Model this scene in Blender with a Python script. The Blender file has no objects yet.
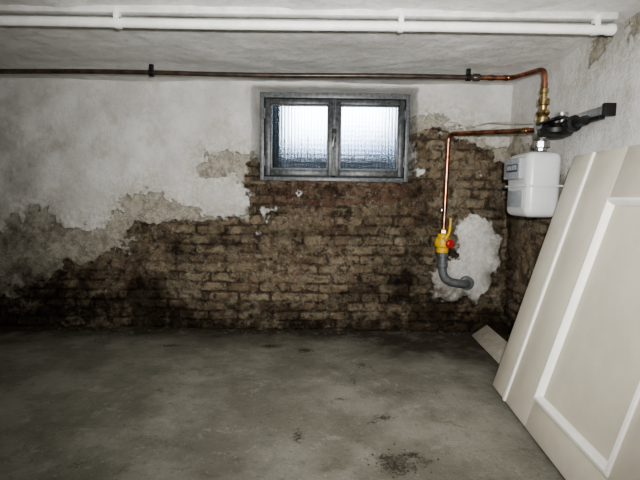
import bpy, bmesh, math, random
import numpy as np
from mathutils import Vector, Matrix
random.seed(4)
S = bpy.context.scene
COL = S.collection

# ---------------------------------------------------------------- dimensions (metres)
XL, XR = -3.0, 1.52
YB, YF = 0.0, -5.2
HC = 1.995

# ---------------------------------------------------------------- node helpers
def mat(name):
    m = bpy.data.materials.new(name); m.use_nodes = True
    nt = m.node_tree
    b = nt.nodes['Principled BSDF']
    return m, nt, b
def N(nt, t, **kw):
    n = nt.nodes.new(t)
    for k, v in kw.items():
        if hasattr(n, k) and not k.startswith('i_'): setattr(n, k, v)
    return n
def sset(nt, node, idx, val):
    s = node.inputs[idx]
    if isinstance(val, bpy.types.NodeSocket): nt.links.new(val, s)
    else: s.default_value = val
def noise(nt, scale, detail=6, rough=0.6, vec=None, dist=0.0):
    n = N(nt, 'ShaderNodeTexNoise'); n.inputs['Scale'].default_value = scale
    n.inputs['Detail'].default_value = detail; n.inputs['Roughness'].default_value = rough
    n.inputs['Distortion'].default_value = dist
    if vec is None:
        tc = N(nt, 'ShaderNodeTexCoord'); vec = tc.outputs['Object']
    nt.links.new(vec, n.inputs['Vector'])
    return n.outputs['Fac']
def math_(nt, op, a, b=0.0, c=0.0):
    n = N(nt, 'ShaderNodeMath'); n.operation = op
    sset(nt, n, 0, a); sset(nt, n, 1, b)
    if op == 'MULTIPLY_ADD': sset(nt, n, 2, c)
    return n.outputs[0]
def mrange(nt, v, a, b, c=0.0, d=1.0, smooth=True):
    n = N(nt, 'ShaderNodeMapRange')
    n.interpolation_type = 'SMOOTHSTEP' if smooth else 'LINEAR'
    sset(nt, n, 0, v)
    for i, x in enumerate((a, b, c, d)): n.inputs[i+1].default_value = x
    return n.outputs[0]
def mix(nt, f, a, b, blend='MIX'):
    n = N(nt, 'ShaderNodeMix'); n.data_type = 'RGBA'; n.blend_type = blend
    sset(nt, n, 0, f)
    for i, x in ((6, a), (7, b)):
        if isinstance(x, bpy.types.NodeSocket): nt.links.new(x, n.inputs[i])
        else: n.inputs[i].default_value = (*x, 1)
    return n.outputs[2]
def ramp(nt, f, stops):
    n = N(nt, 'ShaderNodeValToRGB'); cr = n.color_ramp
    while len(cr.elements) < len(stops): cr.elements.new(0.5)
    for e, (p, c) in zip(cr.elements, stops): e.position = p; e.color = (*c, 1)
    nt.links.new(f, n.inputs[0]); return n.outputs[0]
def attr(nt, name):
    n = N(nt, 'ShaderNodeAttribute'); n.attribute_name = name; return n.outputs['Fac']
def bump(nt, b, h, strength=0.5, dist=0.01):
    n = N(nt, 'ShaderNodeBump'); n.inputs['Strength'].default_value = strength
    n.inputs['Distance'].default_value = dist
    nt.links.new(h, n.inputs['Height']); nt.links.new(n.outputs[0], b.inputs['Normal'])
def simple(name, col, rough=0.5, metal=0.0, var=0.15, scale=20, bmp=0.15, dark=None):
    m, nt, b = mat(name)
    f = noise(nt, scale, 5, 0.65)
    d = dark if dark else tuple(c*(1-2*var) for c in col)
    c = mix(nt, mrange(nt, f, 0.35, 0.65), d, col)
    nt.links.new(c, b.inputs['Base Color'])
    b.inputs['Roughness'].default_value = rough; b.inputs['Metallic'].default_value = metal
    if bmp: bump(nt, b, noise(nt, scale*4, 4), bmp, 0.003)
    return m

# ---------------------------------------------------------------- numpy noise
def vnoise(x, y, seed):
    rng = np.random.RandomState(seed); T = rng.rand(256, 256)
    xi = np.floor(x).astype(int); yi = np.floor(y).astype(int)
    fx = x-xi; fy = y-yi; fx = fx*fx*(3-2*fx); fy = fy*fy*(3-2*fy)
    a = T[xi % 256, yi % 256]; b = T[(xi+1) % 256, yi % 256]
    c = T[xi % 256, (yi+1) % 256]; d = T[(xi+1) % 256, (yi+1) % 256]
    return (a*(1-fx)+b*fx)*(1-fy)+(c*(1-fx)+d*fx)*fy
def fbm(x, y, scale, octv=5, seed=1, gain=0.5):
    r = np.zeros_like(x); a = 1.0; t = 0
    for i in range(octv):
        r += a*vnoise(x*scale+17.3*i, y*scale+9.1*i, seed+i); t += a
        a *= gain; scale *= 2.03
    return r/t-0.5
def sdpoly(px, py, poly):
    d = np.full(px.shape, 1e9); ins = np.zeros(px.shape, bool)
    n = len(poly)
    for i in range(n):
        ax, ay = poly[i]; bx, by = poly[(i+1) % n]
        ex, ey = bx-ax, by-ay; L = ex*ex+ey*ey+1e-12
        t = np.clip(((px-ax)*ex+(py-ay)*ey)/L, 0, 1)
        d = np.minimum(d, np.hypot(px-ax-t*ex, py-ay-t*ey))
        cond = (ay > py) != (by > py)
        with np.errstate(divide='ignore', invalid='ignore'):
            xi = ax+(py-ay)*ex/(ey if ey != 0 else 1e-12)
        ins ^= cond & (px < xi)
    return np.where(ins, d, -d)      # positive inside
def sstep(x, a, b):
    t = np.clip((x-a)/(b-a), 0, 1); return t*t*(3-2*t)

def grid_mesh(name, P, nu, nv, attrs, keep=None, flip=False, material=None):
    """P: (nu,nv,3)"""
    me = bpy.data.meshes.new(name)
    idx = np.arange(nu*nv).reshape(nu, nv)
    q = np.stack([idx[:-1, :-1], idx[1:, :-1], idx[1:, 1:], idx[:-1, 1:]], -1)
    if flip: q = q[..., ::-1]
    q = q.reshape(-1, 4)
    if keep is not None: q = q[keep.reshape(-1)]
    me.vertices.add(nu*nv); me.vertices.foreach_set('co', P.reshape(-1).astype(np.float32))
    me.loops.add(q.size); me.loops.foreach_set('vertex_index', q.reshape(-1).astype(np.int32))
    me.polygons.add(len(q))
    me.polygons.foreach_set('loop_start', np.arange(0, q.size, 4, dtype=np.int32))
    me.polygons.foreach_set('loop_total', np.full(len(q), 4, dtype=np.int32))
    me.update(calc_edges=True)
    me.polygons.foreach_set('use_smooth', np.ones(len(q), dtype=bool))
    for k, v in attrs.items():
        a = me.attributes.new(k, 'FLOAT', 'POINT'); a.data.foreach_set('value', v.reshape(-1).astype(np.float32))
    o = bpy.data.objects.new(name, me); COL.objects.link(o)
    if material: me.materials.append(material)
    return o

# ---------------------------------------------------------------- mesh helpers
def obj_bm(name, bm, m, parent=None, smooth=True, angle=40):
    me = bpy.data.meshes.new(name); bm.normal_update(); bm.to_mesh(me); bm.free()
    if m: me.materials.append(m)
    if smooth:
        for p in me.polygons: p.use_smooth = True
        try: me.set_sharp_from_angle(angle=math.radians(angle))
        except Exception: pass
    o = bpy.data.objects.new(name, me); COL.objects.link(o)
    if parent: attach(o, parent)
    return o
def empty(name, loc):
    e = bpy.data.objects.new(name, None); e.location = loc; e.empty_display_size = 0.05
    COL.objects.link(e); return e
def attach(o, e):
    o.parent = e; o.matrix_parent_inverse = Matrix.Translation(-Vector(e.location))
def box_bm(bm, lo, hi, bevel=0.0, seg=2, M=None):
    r = bmesh.ops.create_cube(bm, size=1.0)
    vs = r['verts']
    for v in vs:
        v.co = Vector([(lo[i]+hi[i])/2+v.co[i]*(hi[i]-lo[i]) for i in range(3)])
    if bevel > 0:
        es = list({e for v in vs for e in v.link_edges})
        rb = bmesh.ops.bevel(bm, geom=es, offset=bevel, segments=seg, affect='EDGES', profile=0.5)
        vs = list({v for f in rb['faces'] for v in f.verts} | {v for v in vs if v.is_valid})
    if M is not None:
        for v in vs:
            if v.is_valid: v.co = M @ v.co
def box(name, lo, hi, m, bevel=0.003, seg=2, parent=None):
    bm = bmesh.new(); box_bm(bm, lo, hi, bevel, seg); return obj_bm(name, bm, m, parent)
def frame_of(d):
    d = Vector(d).normalized(); u = d.orthogonal().normalized(); return u, d.cross(u), d
def revolve(name, base, direction, prof, m, parent=None, seg=28, bm=None):
    own = bm is None
    if own: bm = bmesh.new()
    u, v, d = frame_of(direction); base = Vector(base); rings = []
    for r, h in prof:
        c = base+d*h
        rings.append([bm.verts.new(c+(u*math.cos(2*math.pi*i/seg)+v*math.sin(2*math.pi*i/seg))*max(r, 1e-4)) for i in range(seg)])
    for a, b in zip(rings[:-1], rings[1:]):
        for i in range(seg): bm.faces.new((a[i], a[(i+1) % seg], b[(i+1) % seg], b[i]))
    bm.faces.new(rings[0][::-1]); bm.faces.new(rings[-1])
    if own: return obj_bm(name, bm, m, parent, angle=35)
def path_fillet(pts, fr, n=8):
    pts = [Vector(p) for p in pts]; out = [pts[0]]
    for i in range(1, len(pts)-1):
        p = pts[i]; a = pts[i-1]-p; b = pts[i+1]-p
        k = min(fr, a.length*0.49, b.length*0.49); A = p+a.normalized()*k; B = p+b.normalized()*k
        for j in range(n+1):
            t = j/n; out.append(A*(1-t)**2+p*2*t*(1-t)+B*t*t)
    out.append(pts[-1]); return out
def tube(name, pts, r, m, fr=0.05, parent=None, seg=16, wob=0.0, sub=0):
    P = path_fillet(pts, fr)
    if sub:
        Q = []
        for a, b in zip(P[:-1], P[1:]):
            k = max(1, int((b-a).length/sub))
            for j in range(k): Q.append(a.lerp(b, j/k))
        Q.append(P[-1]); P = Q
    if wob:
        P = [p+Vector((0, math.sin(p.x*2.3+1)*wob, math.sin(p.x*3.1)*wob)) for p in P]
    bm = bmesh.new(); T0 = (P[1]-P[0]).normalized(); u = T0.orthogonal().normalized(); rings = []
    for i, p in enumerate(P):
        T = (P[min(i+1, len(P)-1)]-P[max(i-1, 0)]).normalized()
        u = (u-T*u.dot(T)).normalized(); v = T.cross(u)
        rings.append([bm.verts.new(p+(u*math.cos(2*math.pi*j/seg)+v*math.sin(2*math.pi*j/seg))*r) for j in range(seg)])
    for a, b in zip(rings[:-1], rings[1:]):
        for j in range(seg): bm.faces.new((a[j], a[(j+1) % seg], b[(j+1) % seg], b[j]))
    bm.faces.new(rings[0][::-1]); bm.faces.new(rings[-1])
    return obj_bm(name, bm, m, parent, angle=50)

# ================================================================= MATERIALS
def wall_material(name):
    m, nt, b = mat(name)
    paint, under, damp_dark, brick, mort, red, cav_shade = [attr(nt, k) for k in ('paint_sd', 'under_sd', 'damp_dark', 'brickv', 'mortar', 'red', 'cav_shade')]
    nf = noise(nt, 22, 8, 0.72)
    off = math_(nt, 'MULTIPLY_ADD', nf, 0.14, -0.07)
    pm = mrange(nt, math_(nt, 'ADD', paint, off), -0.008, 0.008)
    um = mrange(nt, math_(nt, 'ADD', under, math_(nt, 'MULTIPLY', off, 0.8)), -0.003, 0.003)
    n1 = noise(nt, 3, 6, 0.65); n2 = noise(nt, 55, 6, 0.75); n3 = noise(nt, 13, 8, 0.75, dist=0.3); n4 = noise(nt, 28, 7, 0.8)
    n5 = noise(nt, 5, 8, 0.72)
    # brick and mortar
    bc = ramp(nt, brick, [(0.0, (0.15, 0.11, 0.075)), (0.25, (0.27, 0.205, 0.135)), (0.5, (0.39, 0.32, 0.22)),
                          (0.75, (0.23, 0.16, 0.11)), (1.0, (0.44, 0.375, 0.27))])
    bc = mix(nt, math_(nt, 'MULTIPLY', red, mrange(nt, n3, 0.35, 0.6, .35, .9)), bc, (0.17, 0.088, 0.068))
    bc = mix(nt, mrange(nt, n4, 0.54, 0.66, 0, .75), bc, (0.52, 0.455, 0.345))
    earth = mix(nt, mrange(nt, n4, .38, .62), (0.18, 0.143, 0.095), (0.46, 0.40, 0.295))
    ef = math_(nt, 'MULTIPLY', mrange(nt, n5, 0.47, 0.60, 0, .75), math_(nt, 'SUBTRACT', 1.0, red))
    bc = mix(nt, ef, bc, earth)
    bc = mix(nt, mrange(nt, mort, 0.1, 0.95, 0, .80), bc, mix(nt, mrange(nt, n5, .46, .60), (0.065, 0.05, 0.035), (0.36, 0.32, 0.24)))
    bc = mix(nt, mrange(nt, n3, 0.50, 0.62, 0, .82), bc, (0.055, 0.042, 0.028))
    bc = mix(nt, mrange(nt, cav_shade, 0.0, 1.0, 0, .85), bc, (0.025, 0.018, 0.012))  # relief shade painted into the brick hollows
    bc = mix(nt, mrange(nt, n2, 0.59, 0.68, 0, .8), bc, (0.62, 0.58, 0.49))
    bc = mix(nt, mrange(nt, n2, 0.43, 0.33), bc, (0.04, 0.03, 0.02))
    # undercoat
    uc = mix(nt, mrange(nt, n3, 0.38, 0.62), (0.28, 0.255, 0.205), (0.49, 0.46, 0.385))
    uc = mix(nt, mrange(nt, n2, 0.54, 0.66), uc, (0.66, 0.64, 0.575))
    uc = mix(nt, mrange(nt, n4, 0.58, 0.67), uc, (0.14, 0.115, 0.075))
    # whitewash
    wc = mix(nt, mrange(nt, n1, 0.35, 0.65), (0.66, 0.645, 0.615), (0.82, 0.815, 0.79))
    wc = mix(nt, mrange(nt, n5, 0.52, 0.68, 0, .6), wc, (0.54, 0.51, 0.455))
    wc = mix(nt, mrange(nt, n3, 0.60, 0.72, 0, .5), wc, (0.56, 0.53, 0.47))
    wc = mix(nt, mrange(nt, n2, 0.66, 0.74, 0, .5), wc, (0.45, 0.41, 0.34))
    rim = mrange(nt, math_(nt, 'ADD', paint, off), 0.30, 0.0, 0, .7)
    wc = mix(nt, math_(nt, 'MULTIPLY', rim, mrange(nt, n4, .4, .6)), wc, (0.48, 0.435, 0.35))
    c = mix(nt, um, bc, uc); c = mix(nt, math_(nt, 'MULTIPLY', pm, um), c, wc)
    c = mix(nt, damp_dark, c, mix(nt, 1.0, c, (0.17, 0.15, 0.125), 'MULTIPLY'))
    nt.links.new(c, b.inputs['Base Color'])
    b.inputs['Roughness'].default_value = 0.9; b.inputs['Specular IOR Level'].default_value = 0.2
    h = math_(nt, 'MULTIPLY', math_(nt, 'ADD', n2, math_(nt, 'MULTIPLY', n4, 1.2)), mrange(nt, um, 0, 1, 1.0, 0.3))
    h = math_(nt, 'ADD', h, math_(nt, 'MULTIPLY', pm, 0.3))
    bump(nt, b, h, 0.9, 0.03)
    return m
M_wall = wall_material('old_brick_and_whitewash')

def whitewash(name, lo, hi, dirt, sc=1.0):
    m, nt, b = mat(name)
    n1 = noise(nt, 2.5*sc, 7, 0.7); n2 = noise(nt, 45*sc, 6, 0.75); n3 = noise(nt, 11*sc, 8, 0.78)
    c = mix(nt, mrange(nt, n1, 0.38, 0.62), lo, hi)
    c = mix(nt, mrange(nt, n3, 0.52, 0.66, 0, .6), c, dirt)
    c = mix(nt, mrange(nt, n2, 0.58, 0.7, 0, 0.45), c, tuple(x*0.75 for x in dirt))
    nt.links.new(c, b.inputs['Base Color']); b.inputs['Roughness'].default_value = 0.9
    bump(nt, b, math_(nt, 'ADD', n2, math_(nt, 'MULTIPLY', n3, 2.0)), 0.6, 0.02)
    return m
M_ceil = whitewash('whitewashed_ceiling', (0.66, 0.66, 0.64), (0.82, 0.82, 0.80), (0.52, 0.51, 0.48))
M_plain = whitewash('whitewashed_wall', (0.60, 0.59, 0.55), (0.72, 0.71, 0.67), (0.45, 0.42, 0.36))

def floor_material():
    m, nt, b = mat('dusty_concrete_floor')
    st = attr(nt, 'stain'); dm = attr(nt, 'damp_dark')
    n1 = noise(nt, 1.6, 7, 0.65); n2 = noise(nt, 70, 5, 0.75); n3 = noise(nt, 7, 9, 0.78, dist=0.4); n4 = noise(nt, 22, 7, 0.8)
    c = mix(nt, mrange(nt, n1, 0.38, 0.62), (0.175, 0.168, 0.135), (0.27, 0.262, 0.22))
    c = mix(nt, mrange(nt, n3, 0.52, 0.66, 0, 0.6), c, (0.135, 0.122, 0.092))
    c = mix(nt, mrange(nt, n3, 0.46, 0.34, 0, 0.6), c, (0.34, 0.33, 0.29))
    c = mix(nt, mrange(nt, n4, 0.58, 0.68, 0, 0.55), c, (0.09, 0.08, 0.058))
    c = mix(nt, mrange(nt, n4, 0.42, 0.32, 0, 0.5), c, (0.38, 0.37, 0.32))
    c = mix(nt, mrange(nt, n2, 0.60, 0.7, 0, 0.7), c, (0.42, 0.40, 0.35))
    c = mix(nt, mrange(nt, n2, 0.40, 0.3, 0, 0.7), c, (0.08, 0.072, 0.055))
    s = mrange(nt, math_(nt, 'ADD', st, math_(nt, 'MULTIPLY_ADD', noise(nt, 48, 8, 0.9), 5.0, -2.5)), 0.35, 1.1)
    c = mix(nt, math_(nt, 'MULTIPLY', s, 0.85), c, (0.045, 0.038, 0.029))
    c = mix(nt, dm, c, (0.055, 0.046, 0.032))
    nt.links.new(c, b.inputs['Base Color']); b.inputs['Roughness'].default_value = 0.95
    b.inputs['Specular IOR Level'].default_value = 0.08
    bump(nt, b, math_(nt, 'ADD', n2, math_(nt, 'ADD', n3, n4)), 0.6, 0.012)
    return m
M_floor = floor_material()

M_copper = simple('copper_pipe', (0.62, 0.30, 0.20), 0.28, 1.0, 0.25, 14, 0.05, dark=(0.20, 0.095, 0.06))
M_brown = simple('brown_painted_steel', (0.085, 0.06, 0.046), 0.35, 0.2, 0.25, 18, 0.1, dark=(0.035, 0.026, 0.02))
M_brass = simple('aged_brass', (0.58, 0.46, 0.23), 0.3, 1.0, 0.2, 30, 0.05, dark=(0.26, 0.19, 0.09))
M_chrome = simple('zinc_plated_steel', (0.62, 0.62, 0.6), 0.3, 1.0, 0.15, 30, 0.05)
M_black = simple('black_cast_iron', (0.014, 0.014, 0.014), 0.4, 0.2, 0.2, 40, 0.1)
M_greypipe = simple('grey_steel_pipe', (0.15, 0.16, 0.165), 0.5, 0.2, 0.15, 25, 0.1)
M_yellow = simple('yellow_gas_tape', (0.80, 0.50, 0.03), 0.45, 0.0, 0.15, 40, 0.1)
M_red = simple('red_cap_plastic', (0.55, 0.03, 0.02), 0.4)
M_meter = simple('meter_enamel', (0.66, 0.67, 0.67), 0.3, 0.0, 0.04, 8, 0.03)
M_label = simple('meter_label', (0.36, 0.38, 0.40), 0.5, 0, 0.1, 60, 0.0)
M_dark = simple('dark_plastic', (0.05, 0.055, 0.06), 0.35)
M_whitepipe = simple('white_painted_pipe', (0.84, 0.84, 0.81), 0.5, 0, 0.06, 12, 0.2)
M_trim = simple('white_painted_batten', (0.70, 0.70, 0.67), 0.7, 0, 0.12, 9, 0.4)
M_frame = simple('grey_window_paint', (0.20, 0.215, 0.22), 0.4, 0.1, 0.2, 35, 0.3, dark=(0.10, 0.107, 0.11))  # lighter than the casements, so metal shine is painted onto frame and beads
M_frame3 = simple('dark_casement_paint', (0.115, 0.123, 0.127), 0.38, 0.2, 0.2, 35, 0.3, dark=(0.048, 0.052, 0.054))
M_frame2 = simple('window_gap_black', (0.03, 0.034, 0.038), 0.55, 0, 0.15, 25, 0.2)  # near-black paints the shade in the casement gaps; shared by latch and grille
M_cream = simple('cream_door_paint', (0.655, 0.605, 0.50), 0.5, 0, 0.04, 6, 0.12)
M_moulding = simple('white_door_moulding', (0.93, 0.91, 0.85), 0.45, 0, 0.03, 10, 0.08)
M_plank = simple('pale_plank', (0.45, 0.42, 0.35), 0.8, 0, 0.1, 15, 0.3)
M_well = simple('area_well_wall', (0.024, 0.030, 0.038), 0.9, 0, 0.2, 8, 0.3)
M_far = simple('outside_blue_band', (0.10, 0.17, 0.31), 0.9, 0, 0.2, 8, 0.3)
M_cable = simple('cable_sheath', (0.55, 0.52, 0.45), 0.6)

mg, nt, b = mat('reeded_glass')
b.inputs['Base Color'].default_value = (0.93, 0.96, 1.0, 1); b.inputs['Roughness'].default_value = 0.24
b.inputs['Transmission Weight'].default_value = 1.0; b.inputs['IOR'].default_value = 1.38
tc = N(nt, 'ShaderNodeTexCoord'); wv = N(nt, 'ShaderNodeTexWave'); wv.wave_type = 'BANDS'; wv.bands_direction = 'X'
wv.inputs['Scale'].default_value = 11; wv.inputs['Distortion'].default_value = 0.4
nt.links.new(tc.outputs['Object'], wv.inputs['Vector'])
wz = N(nt, 'ShaderNodeTexWave'); wz.wave_type = 'BANDS'; wz.bands_direction = 'Z'; wz.inputs['Scale'].default_value = 8
nt.links.new(tc.outputs['Object'], wz.inputs['Vector'])
bump(nt, b, math_(nt, 'ADD', wv.outputs['Fac'], math_(nt, 'MULTIPLY', wz.outputs['Fac'], .25)), 1.0, 0.016)
gr = mrange(nt, wv.outputs['Fac'], 0.0, 0.45, 0.75, 0.0)
c = mix(nt, gr, (0.93, 0.96, 1.0), (0.28, 0.31, 0.35)); nt.links.new(c, b.inputs['Base Color'])
M_glass = mg

# ================================================================= BACK WALL
# damage outlines in image pixels, scaled approximately onto the back wall (1 unit = 8.1 mm)
def E(u, v): return ((u-320)*0.0081, 1.116+(195.5-(v-0.014*(u-320)))*0.0081)
def poly(l): return [E(*p) for p in l]
brick_zone = poly([(-90, 330), (-40, 306), (0, 296), (22, 290), (45, 284), (58, 262), (66, 256), (76, 268), (95, 258), (124, 252), (131, 236),
                   (126, 226), (150, 222), (185, 223), (215, 219), (247, 216), (249, 196), (245, 182), (246, 163), (254, 158), (266, 166), (268, 178), (330, 178), (408, 178),
                   (410, 160), (411, 134), (438, 131), (455, 138), (476, 152), (500, 160), (560, 158), (560, 370), (-90, 370)])
bare_zone = poly([(-90, 228), (-40, 225), (0, 232), (28, 214), (45, 208), (66, 224), (104, 232), (112, 214), (126, 200), (150, 196),
                  (166, 199), (172, 210), (196, 213), (214, 219), (247, 216), (249, 240), (-90, 340)])
bare_patch = poly([(203, 166), (214, 152), (232, 148), (250, 152), (250, 186), (236, 178), (214, 176)])
bare_patch2 = poly([(412, 118), (440, 122), (470, 138), (500, 146), (560, 150), (560, 165), (412, 165)])
white_patch = poly([(431, 272), (436, 300), (452, 304), (466, 300), (480, 305), (492, 290), (502, 266), (501, 238), (490, 222), (474, 212),
                    (461, 220), (455, 236), (458, 256), (446, 262)])
red_zone = poly([(262, 178), (408, 178), (404, 202), (330, 208), (268, 205)])
OX0, OX1, OZ0, OZ1 = -0.57, 0.765, 1.235, 1.978

def bricks(X, Z, H=0.079, L=0.25):
    wob = fbm(X, Z, 2.2, 4, 31)*0.034
    zz = (Z+wob)/H; row = np.floor(zz); fz = zz-row
    rowoff = np.modf(np.abs(np.sin(row*5.17)*913.7))[0]*0.25
    xx = (X+fbm(X, Z, 4, 3, 37)*0.05)/L+np.where(row % 2 == 0, 0.0, 0.5)+rowoff
    col = np.floor(xx); fx = xx-col
    ex = np.minimum(fx, 1-fx)*L; ez = np.minimum(fz, 1-fz)*H
    # rounded worn arrises
    e = np.where((ex < .03) & (ez < .03), .03-np.hypot(.03-np.minimum(ex, .03), .03-np.minimum(ez, .03)), np.minimum(ex, ez))
    e = e+fbm(X, Z, 22, 5, 41, .65)*0.024
    mort = 1-sstep(e, 0.003, 0.015)
    rnd = np.modf(np.abs(np.sin(row*12.9898+col*78.233)*43758.5453))[0]
    rnd2 = np.modf(np.abs(np.sin(row*39.3+col*11.135)*24634.6345))[0]
    return mort, rnd, rnd2

def rough_wall(X, Z, zones_brick, zones_bare, patch=None):
    big = fbm(X, Z, 8, 6, 5, 0.70)*0.24
    under = 1e9*np.ones_like(X)
    for z in zones_brick: under = np.minimum(under, -sdpoly(X, Z, z))
    under = under+big
    # scraps of render still clinging to the brick
    scraps = fbm(X, Z, 6, 6, 201, .68)-0.16
    under = np.maximum(under, np.where(under > -0.25, scraps*0.5, -1))
    pl = 0
    if patch is not None:
        psd = sdpoly(X, Z, patch)+fbm(X, Z, 10, 6, 9, .65)*0.12
        under = np.maximum(under, psd); pl = sstep(psd, 0.0, 0.03)
    paint = 1e9*np.ones_like(X)
    for z in zones_bare: paint = np.minimum(paint, -sdpoly(X, Z, z))
    paint = paint+fbm(X, Z, 6, 6, 15, 0.68)*0.34
    paint = np.minimum(paint, under-0.012)
    mort, rnd, rnd2 = bricks(X, Z)
    um = sstep(under, -0.008, 0.006); pm = sstep(paint, -0.006, 0.006)
    cr = fbm(X, Z, 3.5, 5, 51, .6)
    keep = 1-sstep(cr, -0.01, 0.10)*0.65      # crumbly areas lose crisp joints
    lost = sstep(rnd2, 0.92, 0.93)*(1-mort)
    fine = fbm(X, Z, 22, 5, 61, 0.62)
    hb = -mort*0.018*keep+(rnd2-0.5)*0.015+fine*0.040+fbm(X, Z, 4, 4, 71)*0.04-lost*0.012
    cav_shade = np.clip(-(fine+0.11)*5, 0, 1)*.8+lost*.5  # low spots of the relief, coloured dark as shade
    hp = 0.026+fbm(X, Z, 2.0, 4, 81)*0.024+fbm(X, Z, 10, 5, 91)*0.012+pl*(fbm(X, Z, 14, 4, 93)*0.018)
    h = hb*(1-um)+hp*um+pm*um*0.003
    brickv = np.clip(rnd+fbm(X, Z, 16, 4, 95)*0.65, 0, 1)
    return h, paint, under, brickv, mort*keep, np.clip(cav_shade, 0, 1)

st = 0.007
xs = np.arange(XL, XR+.1, st); zs = np.arange(-0.03, HC+0.06, st)
X, Z = np.meshgrid(xs, zs, indexing='ij')
h, paint, under, brickv, mort, cav_shade = rough_wall(X, Z, [brick_zone], [bare_zone, bare_patch, bare_patch2], white_patch)
# white patch keeps its whitewash
wp = sdpoly(X, Z, white_patch)
paint = np.maximum(paint, np.where(wp > -0.02, wp-0.02+fbm(X, Z, 12, 5, 19, .65)*0.18, -1))
red = sstep(sdpoly(X, Z, red_zone), -.03, .03)
rnd_red = (np.abs(np.sin(np.floor(X/.235)*7.1+np.floor(Z/.0735)*3.3)) > .93)*.35
red = np.clip(red+rnd_red, 0, 1)
# splayed reveal of the window opening
en = fbm(X, Z, 9, 4, 101)*0.03
dl = sstep(X+en, OX0, OX0+0.075); dr = sstep(-(X+en), -OX1, -OX1+0.045)
dt = sstep(-Z+en*0.3, -OZ1, -OZ1+0.02); db = sstep(Z+en*0.3, OZ0-0.012, OZ0+0.012)
rec = dl*dr*dt*db
Y = -h*(1-rec)+rec*0.26
damp_dark = np.zeros_like(X)
def blob(x, z, rx, rz, s): return s*np.exp(-((X-x)/rx)**2-((Z-z)/rz)**2)
damp_dark += 1.1*np.exp(-(Z/0.19)**2)
for a in [(0.80, .95, .16, .45, .95), (0.95, .30, .3, .25, .9), (0.2, .78, .5, .08, .4), (-1.9, .32, .5, .18, .9), (-2.5, .2, .5, .25, .8), (-.6, .80, .5, .06, .6),
          (1.45, .7, .1, .8, .8), (1.2, .15, .4, .15, .9), (-1.3, .65, .25, .1, .7), (-.2, .98, .7, .06, .5), (-1.45, .2, .2, .1, .7), (-2.6, 1.1, .6, 1.2, .38),  # wide left blob paints the torch falloff; tall right one darkens the corner
          (.45, .35, .35, .12, .3), (-1.45, .5, .12, .3, .45), (-.9, .72, .3, .05, .5), (.55, .6, .2, .2, .45), (-.55, 1.32, .04, .08, .7), (-2.3, .75, .5, .12, .35)]:
    damp_dark += blob(*a)
damp_dark = np.clip(damp_dark*(0.75+fbm(X, Z, 6, 6, 111, 0.68)*3.0), 0, 0.93)
P = np.stack([X, Y, Z], -1)
inner = (X[:-1, :-1] > OX0+0.11) & (X[:-1, :-1] < OX1-0.09) & (Z[:-1, :-1] > OZ0+0.05) & (Z[:-1, :-1] < OZ1-0.06)
grid_mesh('wall_back', P, len(xs), len(zs), dict(paint_sd=paint, under_sd=under, damp_dark=damp_dark, brickv=brickv, mortar=mort, red=red, cav_shade=cav_shade),
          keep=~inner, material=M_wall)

# ================================================================= RIGHT WALL
st = 0.01
ys = np.arange(YF, YB+0.1, st); zs = np.arange(-0.03, HC+0.06, st)
X, Z = np.meshgrid(ys, zs, indexing='ij')
zone = [(0.2, 1.50), (-0.25, 1.42), (-0.5, 1.2), (-0.9, 1.05), (-1.2, .8), (-1.7, .5), (-2.6, .3), (-5.4, .2), (-5.4, -.2), (0.2, -.2)]
bare = [(0.2, 1.6), (-0.3, 1.5), (-0.55, 1.35), (-1.1, 1.15), (-1.5, .9), (-5.4, .4), (-5.4, -.2), (.2, -.2)]
bare_top = [(-1.05, 2.1), (-1.1, 1.93), (-1.4, 1.95), (-1.75, 1.9), (-1.8, 2.1)]
h, paint, under, brickv, mort, cav_shade = rough_wall(X, Z, [zone], [bare, bare_top])
damp_dark = np.clip(0.9*np.exp(-(Z/0.15)**2)+0.8*np.exp(-((X)/0.22)**2)*(Z < 1.4), 0, .9)  # darker at the foot and towards the back corner
P = np.stack([XR-h*0.8, X, Z], -1)
grid_mesh('wall_right', P, len(ys), len(zs), dict(paint_sd=paint, under_sd=under, damp_dark=damp_dark, brickv=brickv, mortar=mort, red=damp_dark*0, cav_shade=cav_shade),
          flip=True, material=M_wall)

# ================================================================= FLOOR / CEILING / OTHER WALLS
st = 0.02
xs = np.arange(XL, XR+.1, st); ys = np.arange(YF, YB+0.1, st)
X, Yg = np.meshgrid(xs, ys, indexing='ij')
stain = np.zeros_like(X)
for x, y, rx, ry, s in [(.33, -1.94, .08, .06, 1.2), (.30, -1.86, .05, .03, 1.0), (.42, -1.84, .04, .03, 1.1), (.47, -1.89, .03, .03, 1.0), (.34, -1.5, .06, .03, 1.1), (.27, -1.55, .03, .03, .9),
                        (-.09, -1.70, .03, .08, 1.0), (-1.1, -.43, .12, .04, 1.0), (-.36, -.42, .09, .04, 1.2), (-.1, -.5, .06, .05, 1.0), (.3, -.8, .1, .06, .6), (.22, -1.05, .04, .1, .6),
                        (-.9, -1.2, .04, .04, .7), (.12, -1.3, .03, .03, .9), (-1.0, -1.95, .06, .04, .5), (.75, -.25, .4, .12, .8), (-.5, -2.4, .05, .08, .5), (.5, -1.2, .1, .05, .5),
                        (-.2, -.25, .5, .08, .6), (-1.6, -.2, .5, .08, .6), (.15, -.6, .5, .2, .3)]:
    stain += s*np.exp(-((X-x)/rx)**2-((Yg-y)/ry)**2)
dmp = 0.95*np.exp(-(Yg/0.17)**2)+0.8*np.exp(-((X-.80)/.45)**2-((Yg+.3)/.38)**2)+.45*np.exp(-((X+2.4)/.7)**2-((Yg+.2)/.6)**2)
dmp += 0.55*np.exp(-((X-1.3)/.25)**2)*(Yg > -3)+.35*np.exp(-((X+.3)/1.4)**2-((Yg+.2)/.25)**2)
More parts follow.
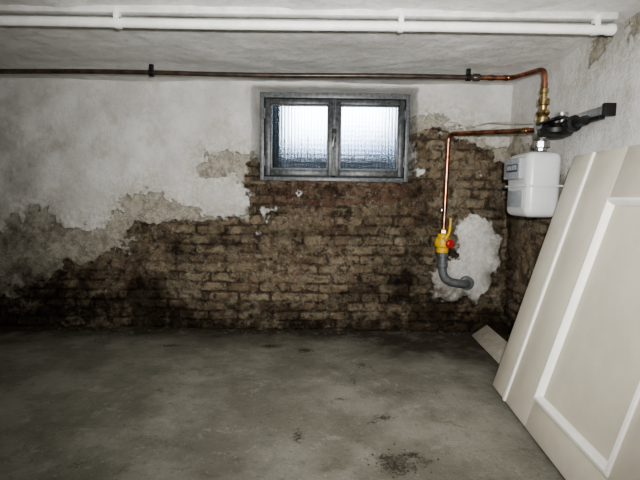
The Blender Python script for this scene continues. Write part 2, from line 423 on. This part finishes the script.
dmp = np.clip(dmp*(0.9+fbm(X, Yg, 5, 6, 7, .68)*2.8), 0, .9)
Zf = fbm(X, Yg, 1.2, 4, 3)*0.012+fbm(X, Yg, 9, 3, 8)*0.004
P = np.stack([X, Yg, Zf-0.004], -1)
grid_mesh('floor', P, len(xs), len(ys), dict(stain=stain, damp_dark=dmp), material=M_floor)
Zc = HC+fbm(X, Yg, 1.5, 4, 13)*0.03+fbm(X, Yg, 8, 5, 23, .6)*0.020
P = np.stack([X, Yg, Zc], -1)
grid_mesh('ceiling', P, len(xs), len(ys), {}, flip=True, material=M_ceil)
box('wall_left', (XL-0.1, YF, 0), (XL, YB, HC), M_plain, 0)
box('wall_front', (XL, YF-0.1, 0), (XR, YF, HC), M_plain, 0)

# ================================================================= WINDOW
win = empty('window_1', (0.12, 0.22, 1.6))
wx0, wx1, wz0, wz1 = -0.515, 0.735, 1.235, 1.975
fy0, fy1 = 0.17, 0.245
def wb(n, x0, x1, z0, z1, y0=fy0, y1=fy1, m=M_frame, bv=0.004):
    return box(n, (x0, y0, z0), (x1, y1, z1), m, bv, 2, win)
fw = 0.035
wb('frame_left', wx0, wx0+fw, wz0, wz1); wb('frame_right', wx1-fw, wx1, wz0, wz1)
wb('frame_top', wx0+fw, wx1-fw, wz1-0.055, wz1); wb('frame_bottom', wx0+fw, wx1-fw, wz0, wz0+0.035)
wb('rebate_left', wx0+fw, wx0+fw+.018, wz0+.03, wz1-.05, fy0+.03, fy1, M_frame2); wb('rebate_right', wx1-fw-.018, wx1-fw, wz0+.03, wz1-.05, fy0+.03, fy1, M_frame2)
wb('rebate_top', wx0+fw, wx1-fw, wz1-.075, wz1-.055, fy0+.03, fy1, M_frame2); wb('rebate_bottom', wx0+fw, wx1-fw, wz0+.035, wz0+.055, fy0+.03, fy1, M_frame2)
cx = 0.105
wb('frame_mullion', cx-0.02, cx+0.02, wz0+0.035, wz1-0.055, fy0+0.03, fy1, M_frame2)
ax0, ax1, az0, az1 = wx0+fw+0.012, wx1-fw-0.012, wz0+0.045, wz1-0.066
for nm, a, c_ in (('left', ax0, cx-0.006), ('right', cx+0.006, ax1)):
    y0, y1 = fy0-0.012, fy0+0.03; k = 0.042
    wb('casement_%s_stile_a' % nm, a, a+k, az0, az1, y0, y1, M_frame3); wb('casement_%s_stile_b' % nm, c_-k, c_, az0, az1, y0, y1, M_frame3)
    wb('casement_%s_rail_top' % nm, a+k, c_-k, az1-k, az1, y0, y1, M_frame3); wb('casement_%s_rail_bottom' % nm, a+k, c_-k, az0, az0+k+.01, y0, y1, M_frame3)
    q = 0.012
    wb('casement_%s_bead_a' % nm, a+k, a+k+q, az0+k, az1-k, y0+.016, y1, M_frame, .002)
    wb('casement_%s_bead_b' % nm, c_-k-q, c_-k, az0+k, az1-k, y0+.016, y1, M_frame, .002)
    wb('casement_%s_bead_c' % nm, a+k, c_-k, az1-k-q, az1-k, y0+.016, y1, M_frame, .002)
    wb('casement_%s_bead_d' % nm, a+k, c_-k, az0+k+.01, az0+k+.01+q, y0+.016, y1, M_frame, .002)
    wb('casement_%s_glass' % nm, a+k-.004, c_-k+.004, az0+k-.004, az1-k+.004, y0+.028, y0+.033, M_glass, 0)
    for hz in (az0+0.12, az1-0.12):
        hx = a-0.006 if nm == 'left' else c_+0.006
        revolve('hinge_%s' % nm, (hx, fy0-0.012, hz-0.04), (0, 0, 1), [(.008, 0), (.008, .08)], M_frame, win, 12)
wb('meeting_bead', cx-0.014, cx+0.014, az0, az1, fy0-0.022, fy0-0.012, M_frame, .003)
wb('latch_plate', cx-0.018, cx+0.018, 1.56, 1.67, fy0-0.028, fy0-0.022, M_frame2)
revolve('latch_boss', (cx, fy0-0.028, 1.615), (0, -1, 0), [(.015, 0), (.015, .018), (.009, .022)], M_chrome, win, 16)
tube('latch_handle', [(cx, fy0-0.045, 1.615), (cx-.004, fy0-0.055, 1.58), (cx-.012, fy0-0.055, 1.52)], .008, M_chrome, .01, win, 10)
wb('latch_bolt_top', cx-.005, cx+.005, 1.67, az1, fy0-.030, fy0-.022, M_frame3, .002)
wb('latch_bolt_bottom', cx-.005, cx+.005, az0, 1.56, fy0-.030, fy0-.022, M_frame3, .002)
# outside security grille: fine upright bars on low rails
bm = bmesh.new()
for i in range(24):
    x = wx0+.05+i*.05
    box_bm(bm, (x-.003, .30, 1.245), (x+.003, .306, 1.60+.03*math.sin(i*2.1)))
for z in (1.30, 1.42): box_bm(bm, (wx0, .297, z-.004), (wx1, .309, z+.004))
obj_bm('outer_grille', bm, M_frame2, win, False)

# area well outside the window
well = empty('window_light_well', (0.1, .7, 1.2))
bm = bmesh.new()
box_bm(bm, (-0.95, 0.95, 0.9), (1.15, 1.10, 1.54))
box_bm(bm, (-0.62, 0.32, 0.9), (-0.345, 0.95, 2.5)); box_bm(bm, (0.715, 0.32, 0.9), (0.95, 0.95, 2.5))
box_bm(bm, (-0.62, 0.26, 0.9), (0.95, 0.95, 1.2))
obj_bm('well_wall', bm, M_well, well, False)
bm = bmesh.new(); random.seed(9)
for i in range(90):
    x = random.uniform(-1.6, 2.2); t = random.uniform(.0, .45)*(1 if x < .5 else .8)
    q = bmesh.ops.create_icosphere(bm, subdivisions=1, radius=random.uniform(.04, .15))['verts']
    for v in q: v.co += Vector((x, 3.0+random.uniform(-.2, .2), 1.70+t))
box_bm(bm, (-2.5, 3.1, .9), (3.2, 3.2, 1.84))
obj_bm('blue_band', bm, M_far, well, False)  # made-up backdrop, added to give the panes their blue fade

# ================================================================= PIPES
wpipe = empty('white_ceiling_pipe', (0, -1.46, 1.925))
tube('pipe', [(XL+.02, -1.46, 1.925), (1.37, -1.46, 1.925)], .022, M_whitepipe, parent=wpipe, wob=.002, sub=.1)
revolve('end_cap', (1.36, -1.46, 1.925), (1, 0, 0), [(.026, 0), (.026, .03), (.02, .035)], M_whitepipe, wpipe)
for i, x in enumerate((-0.98, 0.37, 1.30, -2.3)):
    revolve('clamp_%d' % (i+1), (x-.012, -1.46, 1.925), (1, 0, 0), [(.026, 0), (.026, .024)], M_whitepipe, wpipe)
    box('strap_%d' % (i+1), (x-.012, -1.49, 1.935), (x+.012, -1.445, 1.985), M_whitepipe, .002, 2, wpipe)
bm = bmesh.new(); box_bm(bm, (XL, -1.478, 1.968), (1.40, -1.425, 2.02), .006, 2)
obj_bm('trim_1', bm, M_trim)

bp = empty('brown_gas_pipe', (0, -.5, 1.935))
tube('pipe', [(XL+.02, -.5, 1.935), (1.05, -.5, 1.935)], .0165, M_brown, parent=bp, wob=.004, sub=.08)
for i, x in enumerate((-1.17, 1.0)):
    revolve('clamp_%d' % (i+1), (x-.015, -.5, 1.935), (1, 0, 0), [(.025, 0), (.025, .03)], M_black, bp)
    box('strap_%d' % (i+1), (x-.014, -.51, 1.95), (x+.014, -.49, 1.992), M_black, .002, 2, bp)
    revolve('bolt_%d' % (i+1), (x, -.52, 1.935), (0, -1, 0), [(.008, 0), (.008, .018)], M_black, bp, 8)
revolve('coupling', (1.03, -.5, 1.935), (1, 0, 0), [(.022, 0), (.026, .006), (.026, .045), (.022, .05)], M_brown, bp)

cp = empty('copper_gas_riser', (1.4, -.8, 1.9))
tube('pipe', [(1.06, -.5, 1.935), (1.30, -.5, 1.935), (1.385, -.80, 1.92), (1.385, -.80, 1.79)], .0165, M_copper, .06, cp)
for i, (p, d) in enumerate([((1.14, -.5, 1.935), (1, 0, 0)), ((1.24, -.5, 1.935), (1, 0, 0)), ((1.385, -.8, 1.835), (0, 0, -1))]):
    revolve('socket_%d' % (i+1), p, d, [(.020, 0), (.020, .03)], M_copper, cp)
vz = 1.80
revolve('brass_valve', (1.385, -.8, vz), (0, 0, -1), [(.02, 0), (.027, .004), (.027, .03), (.02, .034), (.02, .06), (.036, .066), (.036, .10), (.024, .106), (.022, .13),
        (.034, .135), (.042, .15), (.034, .165), (.026, .175), (.042, .18), (.042, .21), (.022, .215)], M_brass, cp, 12)
box('valve_spindle', (1.375, -.86, vz-.16), (1.395, -.80, vz-.14), M_brass, .003, 2, cp)

cb = empty('copper_gas_branch', (1.0, -.12, 1.2))
tube('pipe', [(1.355, -.78, 1.545), (.985, -.12, 1.605), (.975, -.12, .866)], .0175, M_copper, .06, cb)
revolve('socket_1', (.984, -.12, 1.54), (0, 0, -1), [(.021, 0), (.021, .035)], M_copper, cb)
revolve('socket_2', (1.31, -.70, 1.552), Vector((.37, -.66, -.06)), [(.021, 0), (.021, .035)], M_brass, cb)
box('pipe_clip', (.955, -.10, 1.0), (1.005, 0.01, 1.025), M_chrome, .003, 2, cb)

mc = empty('yellow_gas_cock', (.975, -.12, .74))
revolve('nut_upper', (.975, -.12, .865), (0, 0, -1), [(.02, 0), (.03, .004), (.03, .03), (.026, .034)], M_brass, mc, 6)
revolve('body', (.97, -.12, .832), (0, 0, -1), [(.028, 0), (.042, .006), (.042, .03), (.056, .04), (.064, .07), (.060, .10), (.046, .115), (.046, .15), (.03, .155)], M_yellow, mc, 28)
revolve('red_cap', (1.005, -.165, .755), (.45, -.88, 0), [(.034, 0), (.034, .025), (.026, .034)], M_red, mc, 20)
revolve('stem', (.975, -.12, .79), (0, -1, 0), [(.015, 0), (.015, .07)], M_brass, mc, 12)
tube('lever', [(.975, -.185, .79), (1.002, -.19, .84), (1.008, -.19, .955)], .011, M_yellow, .03, mc, 10)
revolve('nut_lower', (.975, -.12, .685), (0, 0, -1), [(.03, 0), (.042, .004), (.042, .035), (.034, .04)], M_greypipe, mc, 8)

gp = empty('grey_wall_elbow_pipe', (1.05, -.1, .5))
tube('pipe', [(.975, -.12, .645), (.98, -.13, .455), (1.18, -.13, .425), (1.20, .02, .425)], .033, M_greypipe, .12, gp, 20)
revolve('collar_1', (.976, -.123, .60), (0, -.05, -1), [(.035, 0), (.041, .004), (.041, .035), (.035, .04)], M_greypipe, gp)
revolve('wall_socket', (1.198, .01, .425), (0, -1, 0), [(.055, 0), (.055, .08), (.042, .085)], M_greypipe, gp)

# ================================================================= GAS METER
gm = empty('gas_meter', (1.365, -.8, 1.2))
bm = bmesh.new(); box_bm(bm, (1.245, -.955, 1.0), (1.455, -.63, 1.40), .045, 5)
obj_bm('body', bm, M_meter, gm, angle=60)
bm = bmesh.new(); box_bm(bm, (1.238, -.962, 1.185), (1.462, -.623, 1.20), .006, 2)
obj_bm('seam', bm, M_meter, gm)
box('counter_housing', (1.212, -.90, 1.235), (1.252, -.66, 1.365), M_label, .008, 3, gm)
box('counter_window', (1.206, -.88, 1.28), (1.216, -.72, 1.33), M_dark, .003, 2, gm)
box('label_plate', (1.238, -.90, 1.06), (1.248, -.68, 1.165), M_label, .002, 2, gm)
for i in range(6): box('digit_%d' % (i+1), (1.2045, -.873+i*.025, 1.29), (1.2065, -.858+i*.025, 1.32), M_label, .0005, 1, gm)
revolve('top_union', (1.385, -.80, 1.385), (0, 0, 1), [(.045, 0), (.045, .02), (.036, .03), (.036, .045), (.052, .05), (.052, .085), (.04, .09)], M_chrome, gm, 10)
box('wall_bracket', (1.45, -.84, 1.15), (1.515, -.76, 1.25), M_chrome, .003, 2, gm)
rg = empty('gas_regulator_bracket', (1.43, -1.0, 1.54))
revolve('tee', (1.385, -.80, 1.475), (0, 0, 1), [(.035, 0), (.045, .02), (.045, .09), (.036, .115)], M_chrome, rg, 20)
revolve('regulator_inlet', (1.385, -.82, 1.53), (.05, -1, 0), [(.035, 0), (.035, .06), (.052, .065), (.052, .09)], M_black, rg, 20)
revolve('regulator_dome', (1.385, -.97, 1.475), (0, 0, 1), [(.05, 0), (.085, .012), (.097, .025), (.097, .05), (.065, .065), (.045, .08), (.03, .085)], M_black, rg, 30)
revolve('regulator_cap', (1.42, -.97, 1.56), (0, 0, 1), [(.02, 0), (.02, .03), (.034, .034), (.034, .062), (.02, .066)], M_chrome, rg, 16)
revolve('regulator_outlet', (1.41, -1.03, 1.535), (.04, -1, .02), [(.034, 0), (.03, .06), (.044, .065), (.044, .10), (.026, .105), (.026, .20)], M_black, rg, 18)
box('handle', (1.33, -1.12, 1.565), (1.365, -.83, 1.582), M_black, .005, 2, rg)
box('wall_rail', (1.455, -1.35, 1.545), (1.469, -.78, 1.60), M_chrome, .003, 2, rg)
box('rail_lower', (1.435, -1.32, 1.53), (1.465, -.90, 1.55), M_black, .003, 2, rg)
box('rail_end_plate', (1.435, -1.36, 1.54), (1.495, -1.335, 1.605), M_black, .003, 2, rg)
box('wall_rail_foot', (1.46, -.86, 1.50), (1.515, -.80, 1.55), M_black, .003, 2, rg)
box('rail_fixing', (1.465, -1.25, 1.55), (1.515, -1.22, 1.58), M_black, .003, 2, rg)

tube('thin_cable', [(.82, -.04, 1.80), (.90, -.04, 1.70), (1.05, -.045, 1.71), (1.15, -.05, 1.66), (1.25, -.2, 1.68), (1.36, -.74, 1.60)], .004, M_cable, .08, seg=8)
tube('cut_wire', [(1.12, -.04, 1.62), (1.20, -.08, 1.66), (1.28, -.1, 1.64), (1.36, -.14, 1.66)], .004, M_cable, .05, seg=8)

# ================================================================= LEANING DOOR
e1 = Vector((-.055, -1, 0)).normalized()
e2 = Vector((.39, 0, 1.356)); e2 = (e2-e1*e2.dot(e1)).normalized()
n = e1.cross(e2)
def plate_matrix(o):
    M = Matrix.Identity(4)
    for i in range(3): M[i][0] = e1[i]; M[i][1] = e2[i]; M[i][2] = n[i]; M[i][3] = o[i]
    return M
Md = plate_matrix(Vector((1.03, -1.12, 0.016)))
T, W = 1.395, 1.36
door = empty('leaning_panel_door', (1.03, -1.12, 0.016))
def dbox(nm, s0, s1, t0, t1, z0, z1, m, bv=.003):
    bm = bmesh.new(); box_bm(bm, (s0, t0, z0), (s1, t1, z1), bv, 2, Md); return obj_bm(nm, bm, m, door)
ps0, ps1, pt0, pt1 = .50, 1.12, .15, 1.15
dbox('narrow_leaf', 0, .20, 0, T, -.040, 0, M_cream)
dbox('stile_far', .20, ps0, 0, T, -.040, 0, M_cream)
dbox('stile_near', ps1, W, 0, T, -.040, 0, M_cream)
dbox('rail_bottom', ps0, ps1, 0, pt0, -.040, 0, M_cream, .001)
dbox('rail_top', ps0, ps1, pt1, T, -.040, 0, M_cream, .001)
dbox('astragal', .20, .228, 0, T, -.002, .012, M_moulding, .005)
dbox('panel_field', ps0, ps1, pt0, pt1, -.034, -.018, M_cream, 0)
bm = bmesh.new()
prof = [(-.004, .0), (-.002, .009), (.010, .011), (.018, .004), (.026, -.006), (.030, -.018)]
rings = []
for d_, z_ in prof:
    rings.append([bm.verts.new(Md @ Vector(p)) for p in ((ps0+d_, pt0+d_, z_), (ps1-d_, pt0+d_, z_), (ps1-d_, pt1-d_, z_), (ps0+d_, pt1-d_, z_))])
for a, b_ in zip(rings[:-1], rings[1:]):
    for i in range(4): bm.faces.new((a[i], a[(i+1) % 4], b_[(i+1) % 4], b_[i]))
obj_bm('panel_moulding', bm, M_moulding, door, False)

a2 = math.atan2(.262, 1.30)
Mb = Matrix.Translation((1.185, -1.22, 0.006)) @ Matrix.Rotation(a2, 4, 'Y')
bm = bmesh.new(); box_bm(bm, (0, -1.1, 0), (.022, 0, 1.33), .002, 2, Mb); box_bm(bm, (-.006, -1.0, .1), (0.001, -.1, .14), .002, 2, Mb)
box_bm(bm, (-.006, -1.0, 1.15), (0.001, -.1, 1.19), .002, 2, Mb)
obj_bm('plain_door_leaf', bm, M_cream)

Mp = Matrix.Translation((1.24, -.10, 0.004)) @ Matrix.Rotation(math.radians(-2), 4, 'Z') @ Matrix.Rotation(math.radians(52), 4, 'Y')
bm = bmesh.new(); box_bm(bm, (0, -.95, 0), (.02, 0, .15), .002, 2, Mp)
obj_bm('loose_plank', bm, M_plank)

# rubble at the foot of the wall
random.seed(4)
bm = bmesh.new()
def stone(x, y, r):
    q = bmesh.ops.create_icosphere(bm, subdivisions=1, radius=r)['verts']
    sc = Vector((random.uniform(.7, 1.5), random.uniform(.7, 1.4), random.uniform(.4, .8)))
    for v in q: v.co = Vector((v.co.x*sc.x, v.co.y*sc.y, v.co.z*sc.z))*random.uniform(.85, 1.15)+Vector((x, y, r*.3))
for i in range(480):
    x = random.uniform(XL+.1, 1.2); y = -.05-abs(random.gauss(0, .06)); r = random.uniform(.002, .011)
    if i % 3 == 0: y -= random.uniform(0, .45); r *= .5
    stone(x, y, r)
for i in range(80): stone(random.gauss(.36, .07), random.gauss(-1.9, .045), random.uniform(.001, .006))
obj_bm('fallen_plaster_rubble', bm, simple('rubble', (0.13, 0.105, 0.075), .9, 0, .3, 30, .3, dark=(.03, .024, .017)), None, False)

# ================================================================= LIGHT
w = bpy.data.worlds.new('overcast_sky'); S.world = w; w.use_nodes = True
bg = w.node_tree.nodes['Background']; bg.inputs[0].default_value = (0.78, 0.89, 1.0, 1); bg.inputs[1].default_value = 15.0
l = bpy.data.lights.new('phone_torch', 'SPOT'); l.energy = 400; l.shadow_soft_size = .03; l.color = (1, .99, .97)
l.spot_size = math.radians(102); l.spot_blend = 1.0
o = bpy.data.objects.new('phone_torch', l); o.location = (0.10, -3.72, 1.24); COL.objects.link(o)
o.rotation_euler = (Vector((.25, 0, 1.30))-o.location).to_track_quat('-Z', 'Y').to_euler()
l = bpy.data.lights.new('fill_light', 'POINT'); l.energy = 14; l.shadow_soft_size = .06; l.color = (1, .985, .95)  # unseen fill lamp, added to raise the ambient light
o = bpy.data.objects.new('fill_light', l); o.location = (0.1, -2.7, 1.55); COL.objects.link(o)

# ================================================================= CAMERA
cd = bpy.data.cameras.new('camera'); cd.sensor_width = 36; cd.lens = 26.0; cd.clip_start = .02
co = bpy.data.objects.new('camera', cd); COL.objects.link(co)
co.matrix_world = Matrix.Translation((0, -3.76, 1.116)) @ Matrix.Rotation(math.radians(84.5), 4, 'X') @ Matrix.Rotation(math.radians(.8), 4, 'Z')
S.camera = co
try: S.view_settings.look = 'AgX - Medium High Contrast'
except Exception: pass
